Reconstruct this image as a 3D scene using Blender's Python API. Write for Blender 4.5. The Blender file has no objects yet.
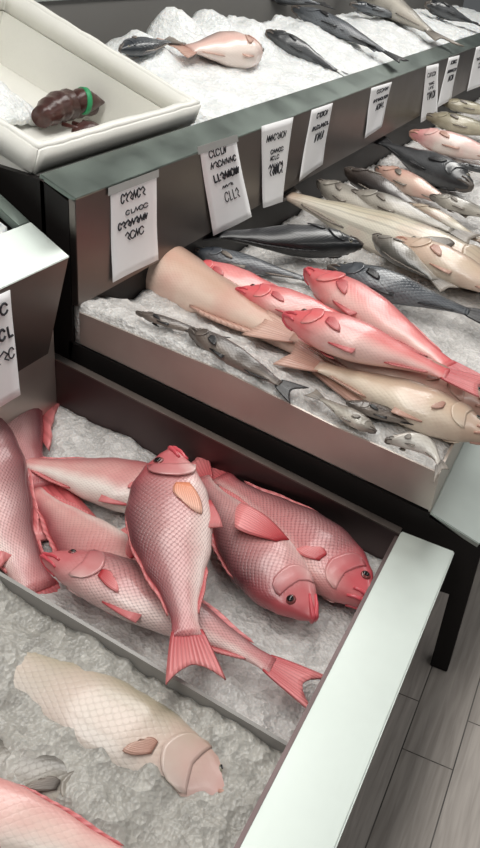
import bpy, bmesh, math, random
from mathutils import Vector, Matrix, noise
random.seed(7)
scene = bpy.context.scene
COL = scene.collection

# ------------------------------------------------------------------ camera
CAMH = 1.6
FPX = 827.0
d1 = Vector((450, -459, FPX)).normalized()            # along the counter
dn = Vector((-118, 1376, FPX)).normalized()
dn = (dn - d1 * dn.dot(d1)).normalized()
up = -dn
yv = up.cross(d1)
O = Vector((0, 0, CAMH))

def ray(px, py):
    r = Vector((px - 240.0, py - 424.0, FPX))
    return Vector((d1.dot(r), yv.dot(r), up.dot(r)))

def on_plane(px, py, z0, y0, s):
    """point seen at px,py on the surface z = z0 + s*(Y-y0)"""
    r = ray(px, py)
    n = Vector((0, -s, 1))
    return O + r * ((z0 - s * y0 - n.dot(O)) / n.dot(r))

def on_y(px, py, Y):
    r = ray(px, py)
    return O + r * (Y / r.y)

cam_d = bpy.data.cameras.new('camera')
cam = bpy.data.objects.new('camera', cam_d)
COL.objects.link(cam)
cx = Vector((d1.x, yv.x, up.x)); cy = Vector((d1.y, yv.y, up.y)); cz = Vector((d1.z, yv.z, up.z))
m = Matrix((cx, -cy, -cz)).transposed()
cam.matrix_world = Matrix.Translation(O) @ m.to_4x4()
cam_d.sensor_fit = 'VERTICAL'
cam_d.sensor_height = 24.0
cam_d.sensor_width = 24.0 * 480 / 848
cam_d.lens = FPX / 848 * 24.0
cam_d.clip_start = 0.02
scene.camera = cam

# ------------------------------------------------------------------ materials
class NT:
    def __init__(s, name):
        s.m = bpy.data.materials.new(name); s.m.use_nodes = True
        s.t = s.m.node_tree; s.b = s.t.nodes['Principled BSDF']
    def n(s, typ, **kw):
        nd = s.t.nodes.new(typ)
        for k, v in kw.items():
            if k.startswith('i_'):
                key = k[2:]
                key = int(key) if key.isdigit() else key.replace('_', ' ')
                nd.inputs[key].default_value = v
            else: setattr(nd, k, v)
        return nd
    def l(s, a, b): s.t.links.new(a, b)
    def set(s, **kw):
        for k, v in kw.items(): s.b.inputs[k.replace('_', ' ')].default_value = v
    def math(s, op, a, b=None, c=None, clamp=False):
        nd = s.t.nodes.new('ShaderNodeMath'); nd.operation = op; nd.use_clamp = clamp
        for i, v in enumerate((a, b, c)):
            if v is None: continue
            if isinstance(v, (int, float)): nd.inputs[i].default_value = v
            else: s.l(v, nd.inputs[i])
        return nd.outputs[0]
    def mix(s, fac, a, b, blend='MIX'):
        nd = s.t.nodes.new('ShaderNodeMix'); nd.data_type = 'RGBA'; nd.blend_type = blend
        for i, v in ((0, fac), (6, a), (7, b)):
            if isinstance(v, (int, float)): nd.inputs[i].default_value = v
            elif isinstance(v, tuple): nd.inputs[i].default_value = (*v[:3], 1)
            else: s.l(v, nd.inputs[i])
        return nd.outputs[2]
    def ramp(s, fac, stops):
        nd = s.t.nodes.new('ShaderNodeValToRGB'); e = nd.color_ramp.elements
        while len(e) < len(stops): e.new(0.5)
        for i, (p, c) in enumerate(stops):
            e[i].position = p; e[i].color = (*c, 1) if isinstance(c, tuple) else (c, c, c, 1)
        s.l(fac, nd.inputs[0]); return nd.outputs[0]
    def bump(s, h, strength=0.3, dist=0.01):
        nd = s.n('ShaderNodeBump', i_Strength=strength, i_Distance=dist)
        s.l(h, nd.inputs['Height']); s.l(nd.outputs[0], s.b.inputs['Normal'])

def lin(r, g, b):
    f = lambda c: (c / 255 / 12.92) if c / 255 <= 0.04045 else ((c / 255 + 0.055) / 1.055) ** 2.4
    return (f(r), f(g), f(b))

def mat_steel(name, col, rough, metal=1.0, streak=(3, 60, 60), var=0.25, bump=0.03):
    k = NT(name); tc = k.n('ShaderNodeTexCoord'); mp = k.n('ShaderNodeMapping')
    mp.inputs['Scale'].default_value = streak
    k.l(tc.outputs['Object'], mp.inputs[0])
    nz = k.n('ShaderNodeTexNoise', i_Scale=4.0, i_Detail=4.0)
    k.l(mp.outputs[0], nz.inputs['Vector'])
    n2 = k.n('ShaderNodeTexNoise', i_Scale=7.0, i_Detail=3.0)
    k.l(tc.outputs['Object'], n2.inputs['Vector'])
    f = k.math('MULTIPLY_ADD', n2.outputs[0], var * 1.4, 1 - var * 0.9)
    cc = k.mix(1.0, col, (1, 1, 1), 'MULTIPLY')
    vm = k.n('ShaderNodeVectorMath', operation='SCALE'); vm.inputs[0].default_value = col
    k.l(f, vm.inputs['Scale']); k.l(vm.outputs[0], k.b.inputs['Base Color'])
    r = k.math('MULTIPLY_ADD', n2.outputs[0], 0.25, rough - 0.1)
    k.l(r, k.b.inputs['Roughness'])
    k.set(Metallic=metal)
    k.bump(nz.outputs[0], bump, 0.004)
    return k.m

def mat_plain(name, col, rough=0.5, metal=0.0, nscale=30, var=0.15, bump=0.05, spec=0.5, sss=0.0):
    k = NT(name); tc = k.n('ShaderNodeTexCoord')
    nz = k.n('ShaderNodeTexNoise', i_Scale=nscale, i_Detail=4.0)
    k.l(tc.outputs['Object'], nz.inputs['Vector'])
    f = k.math('MULTIPLY_ADD', nz.outputs[0], var * 2, 1 - var)
    vm = k.n('ShaderNodeVectorMath', operation='SCALE'); vm.inputs[0].default_value = col
    k.l(f, vm.inputs['Scale']); k.l(vm.outputs[0], k.b.inputs['Base Color'])
    k.set(Roughness=rough, Metallic=metal)
    k.b.inputs['Specular IOR Level'].default_value = spec
    if sss:
        k.b.inputs['Subsurface Weight'].default_value = sss
        k.b.inputs['Subsurface Radius'].default_value = (0.02, 0.02, 0.02)
        k.b.inputs['Subsurface Scale'].default_value = 0.5
    if bump: k.bump(nz.outputs[0], bump, 0.01)
    return k.m

def mat_ice(name, c1, c2, scale=70):
    k = NT(name); tc = k.n('ShaderNodeTexCoord')
    vo = k.n('ShaderNodeTexVoronoi', i_Scale=scale); k.l(tc.outputs['Object'], vo.inputs['Vector'])
    v2 = k.n('ShaderNodeTexVoronoi', i_Scale=scale * 2.3); k.l(tc.outputs['Object'], v2.inputs['Vector'])
    nz = k.n('ShaderNodeTexNoise', i_Scale=9.0, i_Detail=5.0); k.l(tc.outputs['Object'], nz.inputs['Vector'])
    h = k.math('ADD', k.math('MULTIPLY', vo.outputs['Distance'], 0.7), k.math('MULTIPLY', v2.outputs['Distance'], 0.4))
    sep = k.n('ShaderNodeSeparateColor'); k.l(vo.outputs['Color'], sep.inputs[0])
    f = k.math('ADD', k.math('MULTIPLY', sep.outputs[0], 0.35), k.math('MULTIPLY', nz.outputs[0], 0.75))
    k.l(k.mix(k.ramp(f, [(0.25, 0.0), (0.8, 1.0)]), c1, c2), k.b.inputs['Base Color'])
    k.set(Roughness=0.28); k.b.inputs['Specular IOR Level'].default_value = 0.45
    k.b.inputs['Subsurface Weight'].default_value = 0.25
    k.b.inputs['Subsurface Radius'].default_value = (0.03, 0.035, 0.04)
    k.b.inputs['Subsurface Scale'].default_value = 0.4
    k.bump(h, 0.55, 0.012)
    return k.m

def mat_fish(name, dorsal, flank, belly, head, scale=0.010, sc_amt=0.45, blotch=0.35, blotchcol=None,
             stripe=None, rough=0.32, bscale=9.0, headend=0.25):
    """UVMap: u along the body, v belly(0)->back(1). ScaleUV: metres along / around."""
    k = NT(name)
    uv = k.n('ShaderNodeUVMap', uv_map='UVMap'); su = k.n('ShaderNodeUVMap', uv_map='ScaleUV')
    sp = k.n('ShaderNodeSeparateXYZ'); k.l(uv.outputs[0], sp.inputs[0]); u, v = sp.outputs[0], sp.outputs[1]
    tc = k.n('ShaderNodeTexCoord')
    nz = k.n('ShaderNodeTexNoise', i_Scale=bscale, i_Detail=4.0); k.l(tc.outputs['Object'], nz.inputs['Vector'])
    nf = k.n('ShaderNodeTexNoise', i_Scale=45.0, i_Detail=3.0); k.l(tc.outputs['Object'], nf.inputs['Vector'])
    vv = k.math('ADD', v, k.math('MULTIPLY_ADD', nz.outputs[0], 0.3, -0.15))
    col = k.ramp(vv, [(0.12, belly), (0.40, flank), (0.52, flank), (0.95, dorsal)])
    bl = k.ramp(nz.outputs[0], [(0.45, 0.0), (0.68, blotch)])
    col = k.mix(bl, col, blotchcol or head)
    if stripe:
        w = k.math('SINE', k.math('MULTIPLY', v, stripe[0]))
        col = k.mix(k.math('MULTIPLY', k.ramp(w, [(0.45, 0.0), (0.8, 1.0)]), stripe[1]), col, stripe[2])
    hm = k.ramp(k.math('ADD', u, k.math('MULTIPLY_ADD', nf.outputs[0], 0.08, -0.04)), [(headend - 0.15, 1.0), (headend + 0.03, 0.0)])
    tm = k.ramp(u, [(0.86, 0.0), (1.0, 0.55)])
    # scales
    mp = k.n('ShaderNodeMapping'); mp.inputs['Rotation'].default_value = (0, 0, math.radians(45))
    mp.inputs['Scale'].default_value = (1 / scale, 1.15 / scale, 1)
    k.l(su.outputs[0], mp.inputs[0])
    vo = k.n('ShaderNodeTexVoronoi', i_Scale=1.0, i_Randomness=0.12, voronoi_dimensions='2D')
    k.l(mp.outputs[0], vo.inputs['Vector'])
    edge = k.ramp(vo.outputs['Distance'], [(0.36, 0.0), (0.66, 1.0)])
    body = k.math('SUBTRACT', 1.0, hm)
    patch = k.ramp(nz.outputs[0], [(0.3, 1.0), (0.75, 0.55)])
    es = k.math('MULTIPLY', k.math('MULTIPLY', edge, body), k.math('MULTIPLY', patch, sc_amt))
    dark = k.mix(1.0, col, (0.46, 0.38, 0.40), 'MULTIPLY')
    col = k.mix(es, col, dark)
    col = k.mix(k.math('MULTIPLY', hm, 0.8), col, head)
    col = k.mix(tm, col, head)
    k.l(col, k.b.inputs['Base Color'])
    k.set(Roughness=rough); k.b.inputs['Specular IOR Level'].default_value = 0.5
    k.b.inputs['Coat Weight'].default_value = 0.5; k.b.inputs['Coat Roughness'].default_value = 0.16
    k.b.inputs['Subsurface Weight'].default_value = 0.0
    hgt = k.math('ADD', k.math('MULTIPLY', k.math('MULTIPLY', edge, body), -0.6), k.math('MULTIPLY', nf.outputs[0], 0.5))
    k.bump(hgt, 0.12 + 0.4 * min(1, sc_amt), 0.004)
    return k.m

def mat_fin(name, root, tip):
    k = NT(name)
    uv = k.n('ShaderNodeUVMap', uv_map='UVMap'); sp = k.n('ShaderNodeSeparateXYZ'); k.l(uv.outputs[0], sp.inputs[0])
    col = k.mix(sp.outputs[0], root, tip)
    w = k.math('SINE', k.math('MULTIPLY', sp.outputs[1], 75.0))
    col2 = k.mix(1.0, col, (0.62, 0.5, 0.5), 'MULTIPLY')
    col = k.mix(k.ramp(w, [(0.3, 0.0), (0.9, 0.6)]), col, col2)
    k.l(col, k.b.inputs['Base Color']); k.set(Roughness=0.35)
    k.bump(w, 0.25, 0.002)
    return k.m

M = {}
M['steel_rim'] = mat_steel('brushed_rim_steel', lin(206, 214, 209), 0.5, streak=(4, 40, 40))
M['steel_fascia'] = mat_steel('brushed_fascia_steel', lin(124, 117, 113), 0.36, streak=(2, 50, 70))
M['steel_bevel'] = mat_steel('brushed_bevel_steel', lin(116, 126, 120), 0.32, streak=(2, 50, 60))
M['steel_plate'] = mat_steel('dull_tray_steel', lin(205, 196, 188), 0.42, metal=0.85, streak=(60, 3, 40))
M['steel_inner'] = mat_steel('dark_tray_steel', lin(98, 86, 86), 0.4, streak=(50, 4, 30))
M['black'] = mat_plain('black_painted_metal', lin(28, 25, 24), 0.5, nscale=14, spec=0.3)
M['box'] = mat_plain('white_foam_plastic', lin(238, 237, 230), 0.5, nscale=120, var=0.02, bump=0.04, spec=0.3)
M['ice'] = mat_ice('crushed_ice', lin(222, 226, 226), lin(252, 253, 252), 60)
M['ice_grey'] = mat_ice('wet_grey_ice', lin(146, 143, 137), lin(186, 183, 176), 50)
M['ice_tray_shaded'] = mat_ice('shaded_tray_ice', lin(176, 173, 170), lin(222, 219, 216), 60)  # greyer copy of crushed ice, shade below the fascia put into its colour
M['paper'] = mat_plain('white_paper', lin(246, 245, 246), 0.8, nscale=12, var=0.02, bump=0.05, spec=0.2)
M['tape'] = mat_plain('dull_tape', lin(176, 180, 178), 0.3, nscale=30, var=0.05)
M['ink'] = mat_plain('black_marker_ink', lin(52, 52, 56), 0.7, spec=0.2, nscale=60, var=0.3)
M['acrylic'] = mat_plain('grey_plastic_sheet', lin(150, 147, 143), 0.35, nscale=8, var=0.03)
M['eye'] = mat_plain('fish_iris', lin(120, 60, 58), 0.15)
M['eye_grey'] = mat_plain('grey_fish_iris', lin(130, 125, 110), 0.15)
M['pupil'] = mat_plain('fish_pupil', lin(18, 14, 16), 0.06)
M['lip'] = mat_plain('fish_lip', lin(205, 82, 92), 0.3)
M['lip_tan'] = mat_plain('tan_fish_lip', lin(190, 146, 130), 0.3)
M['lip_grey'] = mat_plain('grey_fish_lip', lin(96, 88, 82), 0.3)
M['snapper'] = mat_fish('red_snapper_skin', lin(104, 54, 60), lin(210, 156, 154), lin(242, 218, 212), lin(196, 88, 94), 0.0085, 0.8, 0.3, lin(200, 118, 120))
M['snapper_pale'] = mat_fish('pale_snapper_skin', lin(160, 84, 88), lin(222, 172, 166), lin(240, 228, 220), lin(204, 94, 100), 0.0085, 0.35, 0.45, lin(208, 122, 122))
M['snapper_dark'] = mat_fish('dusky_snapper_skin', lin(66, 50, 55), lin(200, 132, 132), lin(236, 198, 192), lin(200, 72, 82), 0.0085, 0.9, 0.3, lin(196, 108, 110))
M['snapper_red'] = mat_fish('bright_red_fish_skin', lin(214, 72, 80), lin(232, 132, 130), lin(246, 206, 198), lin(222, 78, 86), 0.011, 0.2, 0.4, lin(238, 168, 164), headend=0.30)
M['tan'] = mat_fish('tan_pink_fish_skin', lin(120, 92, 82), lin(206, 170, 150), lin(226, 200, 184), lin(196, 150, 134), 0.013, 0.08, 0.4, lin(214, 150, 138))
M['tan2'] = mat_fish('beige_fish_skin', lin(140, 112, 94), lin(214, 194, 170), lin(232, 216, 196), lin(196, 164, 144), 0.013, 0.1, 0.4, lin(210, 168, 150))
M['black_fish'] = mat_fish('black_fish_skin', lin(16, 17, 19), lin(40, 42, 46), lin(84, 86, 88), lin(26, 27, 30), 0.012, 0.35, 0.2, lin(60, 62, 64))
M['sea_bass'] = mat_fish('dark_scaled_fish_skin', lin(24, 27, 32), lin(54, 60, 68), lin(112, 116, 120), lin(44, 48, 54), 0.015, 0.85, 0.3, lin(104, 112, 118))
M['silver'] = mat_fish('silver_grey_fish_skin', lin(66, 66, 62), lin(148, 142, 132), lin(204, 198, 186), lin(118, 110, 102), 0.012, 0.3, 0.35, lin(130, 124, 116))
M['pale_silver'] = mat_fish('pale_silver_fish_skin', lin(120, 112, 104), lin(206, 200, 190), lin(236, 232, 224), lin(180, 170, 160), 0.012, 0.25, 0.2)
M['striped'] = mat_fish('pale_striped_fish_skin', lin(120, 112, 92), lin(206, 196, 172), lin(232, 226, 210), lin(186, 160, 140), 0.012, 0.3, 0.35, lin(214, 172, 160), stripe=(40, 0.3, lin(96, 92, 82)))
M['olive'] = mat_fish('olive_fish_skin', lin(70, 66, 46), lin(140, 132, 104), lin(204, 196, 172), lin(110, 98, 78), 0.012, 0.45, 0.3, lin(112, 104, 80))
M['golden'] = mat_fish('grey_gold_fish_skin', lin(150, 146, 112), lin(206, 192, 178), lin(216, 206, 196), lin(206, 158, 152), 0.013, 0.25, 0.5, lin(222, 198, 186))
M['brown'] = mat_fish('dark_brown_fish_skin', lin(38, 33, 32), lin(82, 72, 66), lin(150, 138, 128), lin(80, 70, 64), 0.010, 0.4, 0.4, lin(70, 62, 58))
M['pinkwhite'] = mat_fish('pale_pink_fish_skin', lin(226, 150, 146), lin(240, 206, 196), lin(246, 232, 222), lin(226, 138, 140), 0.012, 0.15, 0.35, lin(232, 170, 164))
M['pinkbelly'] = mat_fish('pink_belly_dark_back_skin', lin(70, 64, 62), lin(236, 200, 188), lin(248, 232, 222), lin(200, 160, 150), 0.012, 0.12, 0.2, lin(232, 170, 164))
M['fin_red'] = mat_fin('red_fin', lin(192, 78, 84), lin(220, 134, 134))
M['fin_pec'] = mat_fin('pectoral_red_fin', lin(188, 52, 60), lin(238, 150, 150))
M['fin_orange'] = mat_fin('orange_fin', lin(236, 150, 112), lin(240, 190, 170))
M['fin_grey'] = mat_fin('grey_fin', lin(96, 90, 84), lin(150, 142, 132))
M['fin_black'] = mat_fin('black_fin', lin(26, 26, 28), lin(48, 48, 50))
M['fin_tan'] = mat_fin('tan_fin', lin(186, 140, 124), lin(208, 172, 156))
M['claw'] = mat_plain('dark_shell', lin(70, 42, 38), 0.28, nscale=22, var=0.7, bump=0.4)
M['band'] = mat_plain('green_rubber', lin(40, 150, 96), 0.45)
M['wall'] = mat_plain('grey_wall_panel', lin(112, 110, 107), 0.45, nscale=2, var=0.06)

def mat_floor():
    k = NT('grey_wood_planks'); tc = k.n('ShaderNodeTexCoord'); mp = k.n('ShaderNodeMapping')
    mp.inputs['Location'].default_value = (-1.345, 0.145, 0)
    k.l(tc.outputs['Object'], mp.inputs[0])
    br = k.n('ShaderNodeTexBrick', offset=0.832, offset_frequency=2, squash=1.0)
    br.inputs['Scale'].default_value = 1.0; br.inputs['Brick Width'].default_value = 0.92; br.inputs['Row Height'].default_value = 0.12
    br.inputs['Mortar Size'].default_value = 0.0016; br.inputs['Mortar Smooth'].default_value = 0.1
    br.inputs['Color1'].default_value = (*lin(168, 160, 153), 1); br.inputs['Color2'].default_value = (*lin(190, 182, 176), 1)
    br.inputs['Mortar'].default_value = (*lin(52, 48, 46), 1)
    k.l(mp.outputs[0], br.inputs['Vector'])
    m2 = k.n('ShaderNodeMapping'); m2.inputs['Scale'].default_value = (2.5, 38, 1); k.l(tc.outputs['Object'], m2.inputs[0])
    nz = k.n('ShaderNodeTexNoise', i_Scale=2.0, i_Detail=6.0, i_Distortion=0.6); k.l(m2.outputs[0], nz.inputs['Vector'])
    col = k.mix(k.ramp(nz.outputs[0], [(0.35, 0.0), (0.7, 0.6)]), br.outputs['Color'], lin(126, 119, 113))
    k.l(col, k.b.inputs['Base Color']); k.set(Roughness=0.45)
    k.bump(nz.outputs[0], 0.08, 0.003)
    return k.m
M['floor'] = mat_floor()

# ------------------------------------------------------------------ object helpers
def link_mesh(name, bm, material, parent=None, smooth=False, recalc=True):
    if recalc: bmesh.ops.recalc_face_normals(bm, faces=bm.faces)
    me = bpy.data.meshes.new(name); bm.to_mesh(me); bm.free()
    if smooth:
        for p in me.polygons: p.use_smooth = True
    mats = material if isinstance(material, (list, tuple)) else [material]
    for mm in mats: me.materials.append(mm)
    o = bpy.data.objects.new(name, me); COL.objects.link(o)
    if parent is not None: o.parent = parent
    return o

def tag(o, label=None, cat=None, group=None, kind=None):
    if label: o['label'] = label
    if cat: o['category'] = cat
    if group: o['group'] = group
    if kind: o['kind'] = kind
    return o

def empty(name, mw=None):
    e = bpy.data.objects.new(name, None); COL.objects.link(e); e.empty_display_size = 0.05
    if mw is not None: e.matrix_world = mw
    return e

def add_poly_prism(bm, pts, axis_vec):
    """closed prism: pts (3D list) extruded by axis_vec"""
    a = [bm.verts.new(p) for p in pts]; b = [bm.verts.new(Vector(p) + Vector(axis_vec)) for p in pts]
    bm.faces.new(a); bm.faces.new(b[::-1]); n = len(a)
    for i in range(n): bm.faces.new((a[i], b[i], b[(i + 1) % n], a[(i + 1) % n]))

def add_box(bm, lo, hi):
    pts = [(lo[0], lo[1], lo[2]), (lo[0], hi[1], lo[2]), (lo[0], hi[1], hi[2]), (lo[0], lo[1], hi[2])]
    add_poly_prism(bm, pts, (hi[0] - lo[0], 0, 0))

def bevel_all(bm, w=0.003, seg=2):
    bmesh.ops.recalc_face_normals(bm, faces=bm.faces)
    es = [e for e in bm.edges if len(e.link_faces) == 2 and e.calc_face_angle(0) > 0.4]
    bmesh.ops.bevel(bm, geom=es, offset=w, segments=seg, affect='EDGES', clamp_overlap=True)

def sheet(bm, grid, th, uvl=None, normal=None):
    """solid sheet over a grid of points [row][col]; uv u = row frac, v = col frac"""
    R, C = len(grid), len(grid[0])
    def nrm(i, j):
        if normal is not None: return normal
        a = grid[min(i + 1, R - 1)][j] - grid[max(i - 1, 0)][j]; b = grid[i][min(j + 1, C - 1)] - grid[i][max(j - 1, 0)]
        n = a.cross(b); return n.normalized() if n.length > 1e-9 else Vector((0, 0, 1))
    T = [[bm.verts.new(grid[i][j] + nrm(i, j) * th / 2) for j in range(C)] for i in range(R)]
    B = [[bm.verts.new(grid[i][j] - nrm(i, j) * th / 2) for j in range(C)] for i in range(R)]
    fs = []
    def F(vs, ij):
        f = bm.faces.new(vs)
        if uvl is not None:
            for lp, (i, j) in zip(f.loops, ij): lp[uvl].uv = (i / (R - 1), j / (C - 1))
        fs.append(f)
    for i in range(R - 1):
        for j in range(C - 1):
            ij = [(i, j), (i + 1, j), (i + 1, j + 1), (i, j + 1)]
            F([T[a][b] for a, b in ij], ij); F([B[a][b] for a, b in ij[::-1]], ij[::-1])
    for i in range(R - 1):
        for j in (0, C - 1):
            ij = [(i, j), (i + 1, j), (i + 1, j), (i, j)]
            F([T[i][j], T[i + 1][j], B[i + 1][j], B[i][j]], ij)
    for j in range(C - 1):
        for i in (0, R - 1):
            ij = [(i, j), (i, j + 1), (i, j + 1), (i, j)]
            F([T[i][j], T[i][j + 1], B[i][j + 1], B[i][j]], ij)

def add_tube(bm, pts, rad, seg=8):
    """capped tube through points; rad is a number or list"""
    pts = [Vector(p) for p in pts]; rings = []
    for i, p in enumerate(pts):
        d = (pts[min(i + 1, len(pts) - 1)] - pts[max(i - 1, 0)]).normalized()
        a = d.orthogonal().normalized() if i == 0 else (pa - d * pa.dot(d)).normalized()
        pa = a; b = d.cross(a); r = rad[i] if isinstance(rad, (list, tuple)) else rad
        rings.append([bm.verts.new(p + (a * math.cos(t) + b * math.sin(t)) * r) for t in [2 * math.pi * k / seg for k in range(seg)]])
    for r0, r1 in zip(rings, rings[1:]):
        for k in range(seg): bm.faces.new((r0[k], r0[(k + 1) % seg], r1[(k + 1) % seg], r1[k]))
    bm.faces.new(rings[0][::-1]); bm.faces.new(rings[-1])

# ------------------------------------------------------------------ fish
def interp(tab, x):
    for (x0, y0), (x1, y1) in zip(tab, tab[1:]):
        if x <= x1:
            t = (x - x0) / (x1 - x0); t = max(0, min(1, t)); t = t * t * (3 - 2 * t) * 0.5 + t * 0.5
            return y0 + (y1 - y0) * t
    return tab[-1][1]

PROF = {
 'snapper': dict(top=[(0, .012), (.05, .055), (.12, .108), (.22, .152), (.36, .172), (.5, .158), (.65, .118), (.8, .068), (.92, .044), (1, .050)],
                 bot=[(0, .014), (.05, .048), (.14, .092), (.28, .128), (.42, .136), (.58, .118), (.72, .080), (.86, .046), (.94, .040), (1, .048)],
                 wid=[(0, .012), (.06, .044), (.18, .074), (.34, .086), (.5, .078), (.7, .048), (.88, .024), (1, .010)],
                 fork=0.35, tailw=1.0, eye=(.105, .050, .022), gill=.25),
 'bass':    dict(top=[(0, .014), (.06, .050), (.16, .092), (.3, .122), (.45, .126), (.62, .102), (.8, .062), (.92, .044), (1, .048)],
                 bot=[(0, .016), (.06, .050), (.16, .090), (.3, .118), (.45, .122), (.6, .100), (.78, .058), (.92, .040), (1, .046)],
                 wid=[(0, .014), (.06, .044), (.18, .076), (.34, .090), (.5, .084), (.7, .052), (.88, .026), (1, .010)],
                 fork=0.15, tailw=0.9, eye=(.105, .034, .017), gill=.26),
 'long':    dict(top=[(0, .012), (.05, .036), (.14, .064), (.28, .082), (.5, .084), (.7, .066), (.86, .040), (1, .034)],
                 bot=[(0, .014), (.05, .036), (.14, .064), (.28, .086), (.5, .088), (.68, .066), (.86, .036), (1, .032)],
                 wid=[(0, .014), (.06, .038), (.18, .062), (.34, .072), (.5, .070), (.7, .048), (.88, .024), (1, .010)],
                 fork=0.4, tailw=1.0, eye=(.085, .022, .013), gill=.22),
}

def fish(name, label, cat, group, head, tail, skin, fin='fin_red', prof='snapper', dorsal=1, depth=1.0, nrm=(0, 0, 1), roll=0,
         bend=0.0, arch=0.0, thick=1.0, pec='fin_pec', eye='eye', lip='lip', pec_out=0.04, pec_len=0.5, pec_rise=0.0, pec_y=-0.035, pec_x=0.0, dors_h=0.4, open_gill=0.0, tail_spread=0.62, rings=40):
    P = PROF[prof]
    head = Vector(head); tail = Vector(tail)
    L = (tail - head).length; x = (tail - head).normalized()
    n = Vector(nrm); z = (n - x * n.dot(x)).normalized()
    if roll: z = Matrix.Rotation(math.radians(roll), 3, x) @ z
    y = z.cross(x)
    mw = Matrix(((x.x, y.x, z.x, head.x), (x.y, y.y, z.y, head.y), (x.z, y.z, z.z, head.z), (0, 0, 0, 1)))
    root = empty(name, mw); tag(root, label, cat, group)
    SL = L * 0.83; D = SL * depth
    def deform(p):
        t = p.x / L
        k = 4 * t * (1 - t)
        return Vector((p.x, dorsal * p.y + bend * L * k, p.z + arch * L * k))
    def surf(u, a, off=0.0):
        """a: 0 = upper flank, pi/2 = back, -pi/2 = belly, pi = lower flank"""
        s, c = math.sin(a), math.cos(a)
        h = interp(P['top'], u) if s >= 0 else interp(P['bot'], u)
        yy = h * D * math.copysign(abs(s) ** 0.9, s); zz = interp(P['wid'], u) * D * thick * math.copysign(abs(c) ** 0.8, c)
        if zz < 0: zz *= 0.9
        nn = Vector((0, math.copysign(s * s, s) if False else s, c)).normalized()
        return Vector((u * SL, yy, zz)) + nn * off
    # body
    bm = bmesh.new(); uvl = bm.loops.layers.uv.new('UVMap'); sul = bm.loops.layers.uv.new('ScaleUV'); NR, NS = rings, 28
    us = [(i / NR) ** 1.25 for i in range(NR + 1)]
    V = []
    for u in us:
        V.append([bm.verts.new(deform(surf(u, 2 * math.pi * j / NS - math.pi))) for j in range(NS)])
    def setuv(f, ij):
        for lp, (i, j) in zip(f.loops, ij):
            a = 2 * math.pi * j / NS - math.pi
            lp[uvl].uv = (us[i], 0.5 + 0.5 * math.sin(a)); lp[sul].uv = (us[i] * SL, a * 0.125 * D * (0.45 + 0.55 * min(1, interp(P['top'], us[i]) / 0.12)))
    for i in range(NR):
        for j in range(NS):
            ij = [(i, j), (i + 1, j), (i + 1, j + 1), (i, j + 1)]
            setuv(bm.faces.new([V[a][b % NS] for a, b in ij]), ij)
    f = bm.faces.new(V[0]); setuv(f, [(0, j) for j in range(NS)])
    f = bm.faces.new(V[-1][::-1]); setuv(f, [(NR, j) for j in range(NS - 1, -1, -1)])
    link_mesh('body', bm, M[skin], root, True)
    # tail fin
    tw = P['tailw'] * tail_spread
    bm = bmesh.new(); uvl = bm.loops.layers.uv.new('UVMap'); g = []
    NRr, NC = 8, 17
    for i in range(NRr):
        t = i / (NRr - 1); row = []
        for j in range(NC):
            q = 2 * j / (NC - 1) - 1
            hw = (0.048 + 0.125 * tw * t ** 0.85) * D
            ln = (L - SL * 0.975) * (1 - P['fork'] * (1 - abs(q) ** 1.4))
            row.append(deform(Vector((SL * 0.975 + ln * t, q * hw, 0.004 * L * math.sin(q * 5 + L * 40) * t + 0.0012 * (j % 2)))))
        g.append(row)
    sheet(bm, g, 0.0035 * L / 0.5, uvl, None)
    link_mesh('tail_fin', bm, M[fin], root, True)
    # dorsal and anal fins, folded over
    def ridge(nm, u0, u1, sgn, hh, spines):
        bm = bmesh.new(); uvl = bm.loops.layers.uv.new('UVMap'); g = []
        NC = 25
        for i in range(4):
            t = i / 3; row = []
            for j in range(NC):
                q = j / (NC - 1); u = u0 + (u1 - u0) * q
                edge = (math.sin(math.pi * min(1, q * 0.85 + 0.15)) ** 0.5) * (1 - spines * 0.3 * (j % 2))
                h = (interp(P['top'], u) if sgn > 0 else interp(P['bot'], u)) * D
                row.append(deform(Vector((u * SL + 0.035 * L * t, sgn * (h * 0.97 + hh * L * edge * t), 0.006 * L * t + 0.0015 * (j % 2)))))
            g.append(row)
        sheet(bm, g, 0.003 * L / 0.5, uvl)
        link_mesh(nm, bm, M[fin], root, True)
    ridge('dorsal_fin', 0.30, 0.86, 1, 0.032 * dors_h, 1)
    ridge('anal_fin', 0.66, 0.86, -1, 0.035 * dors_h, 0)
    # gill cover on both flanks
    ge = P['gill']
    for side in (0, 1):
        bm = bmesh.new(); uvl = bm.loops.layers.uv.new('UVMap'); sul = bm.loops.layers.uv.new('ScaleUV'); g = []; A = []
        for i in range(8):
            t = i / 7; row = []
            for j in range(11):
                a = -1.0 + 1.75 * j / 10
                rj = (1 - (2 * j / 10 - 1) ** 2 * 0.97) ** 0.5
                u = ge - 0.085 * D / SL - 0.02 * abs(2 * j / 10 - 1) + (0.085 * rj) * (1.0 * t) + 0.02 * (a > 0) * 0
                off = (0.0003 + (0.0022 + 0.012 * open_gill) * t ** 2) * L / 0.5
                aa = a if side == 0 else math.pi - a
                row.append(deform(surf(u, aa, off)))
            g.append(row)
        sheet(bm, g, 0.003 * L / 0.5, uvl)
        for f in bm.faces:
            for lp in f.loops:
                t, j = lp[uvl].uv
                lp[uvl].uv = (ge - 0.10 + 0.08 * t, 0.5 + 0.5 * math.sin(-1.0 + 1.75 * j)); lp[sul].uv = (0, 0)
        o = link_mesh('gill_cover', bm, M[skin], root, True)
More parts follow.
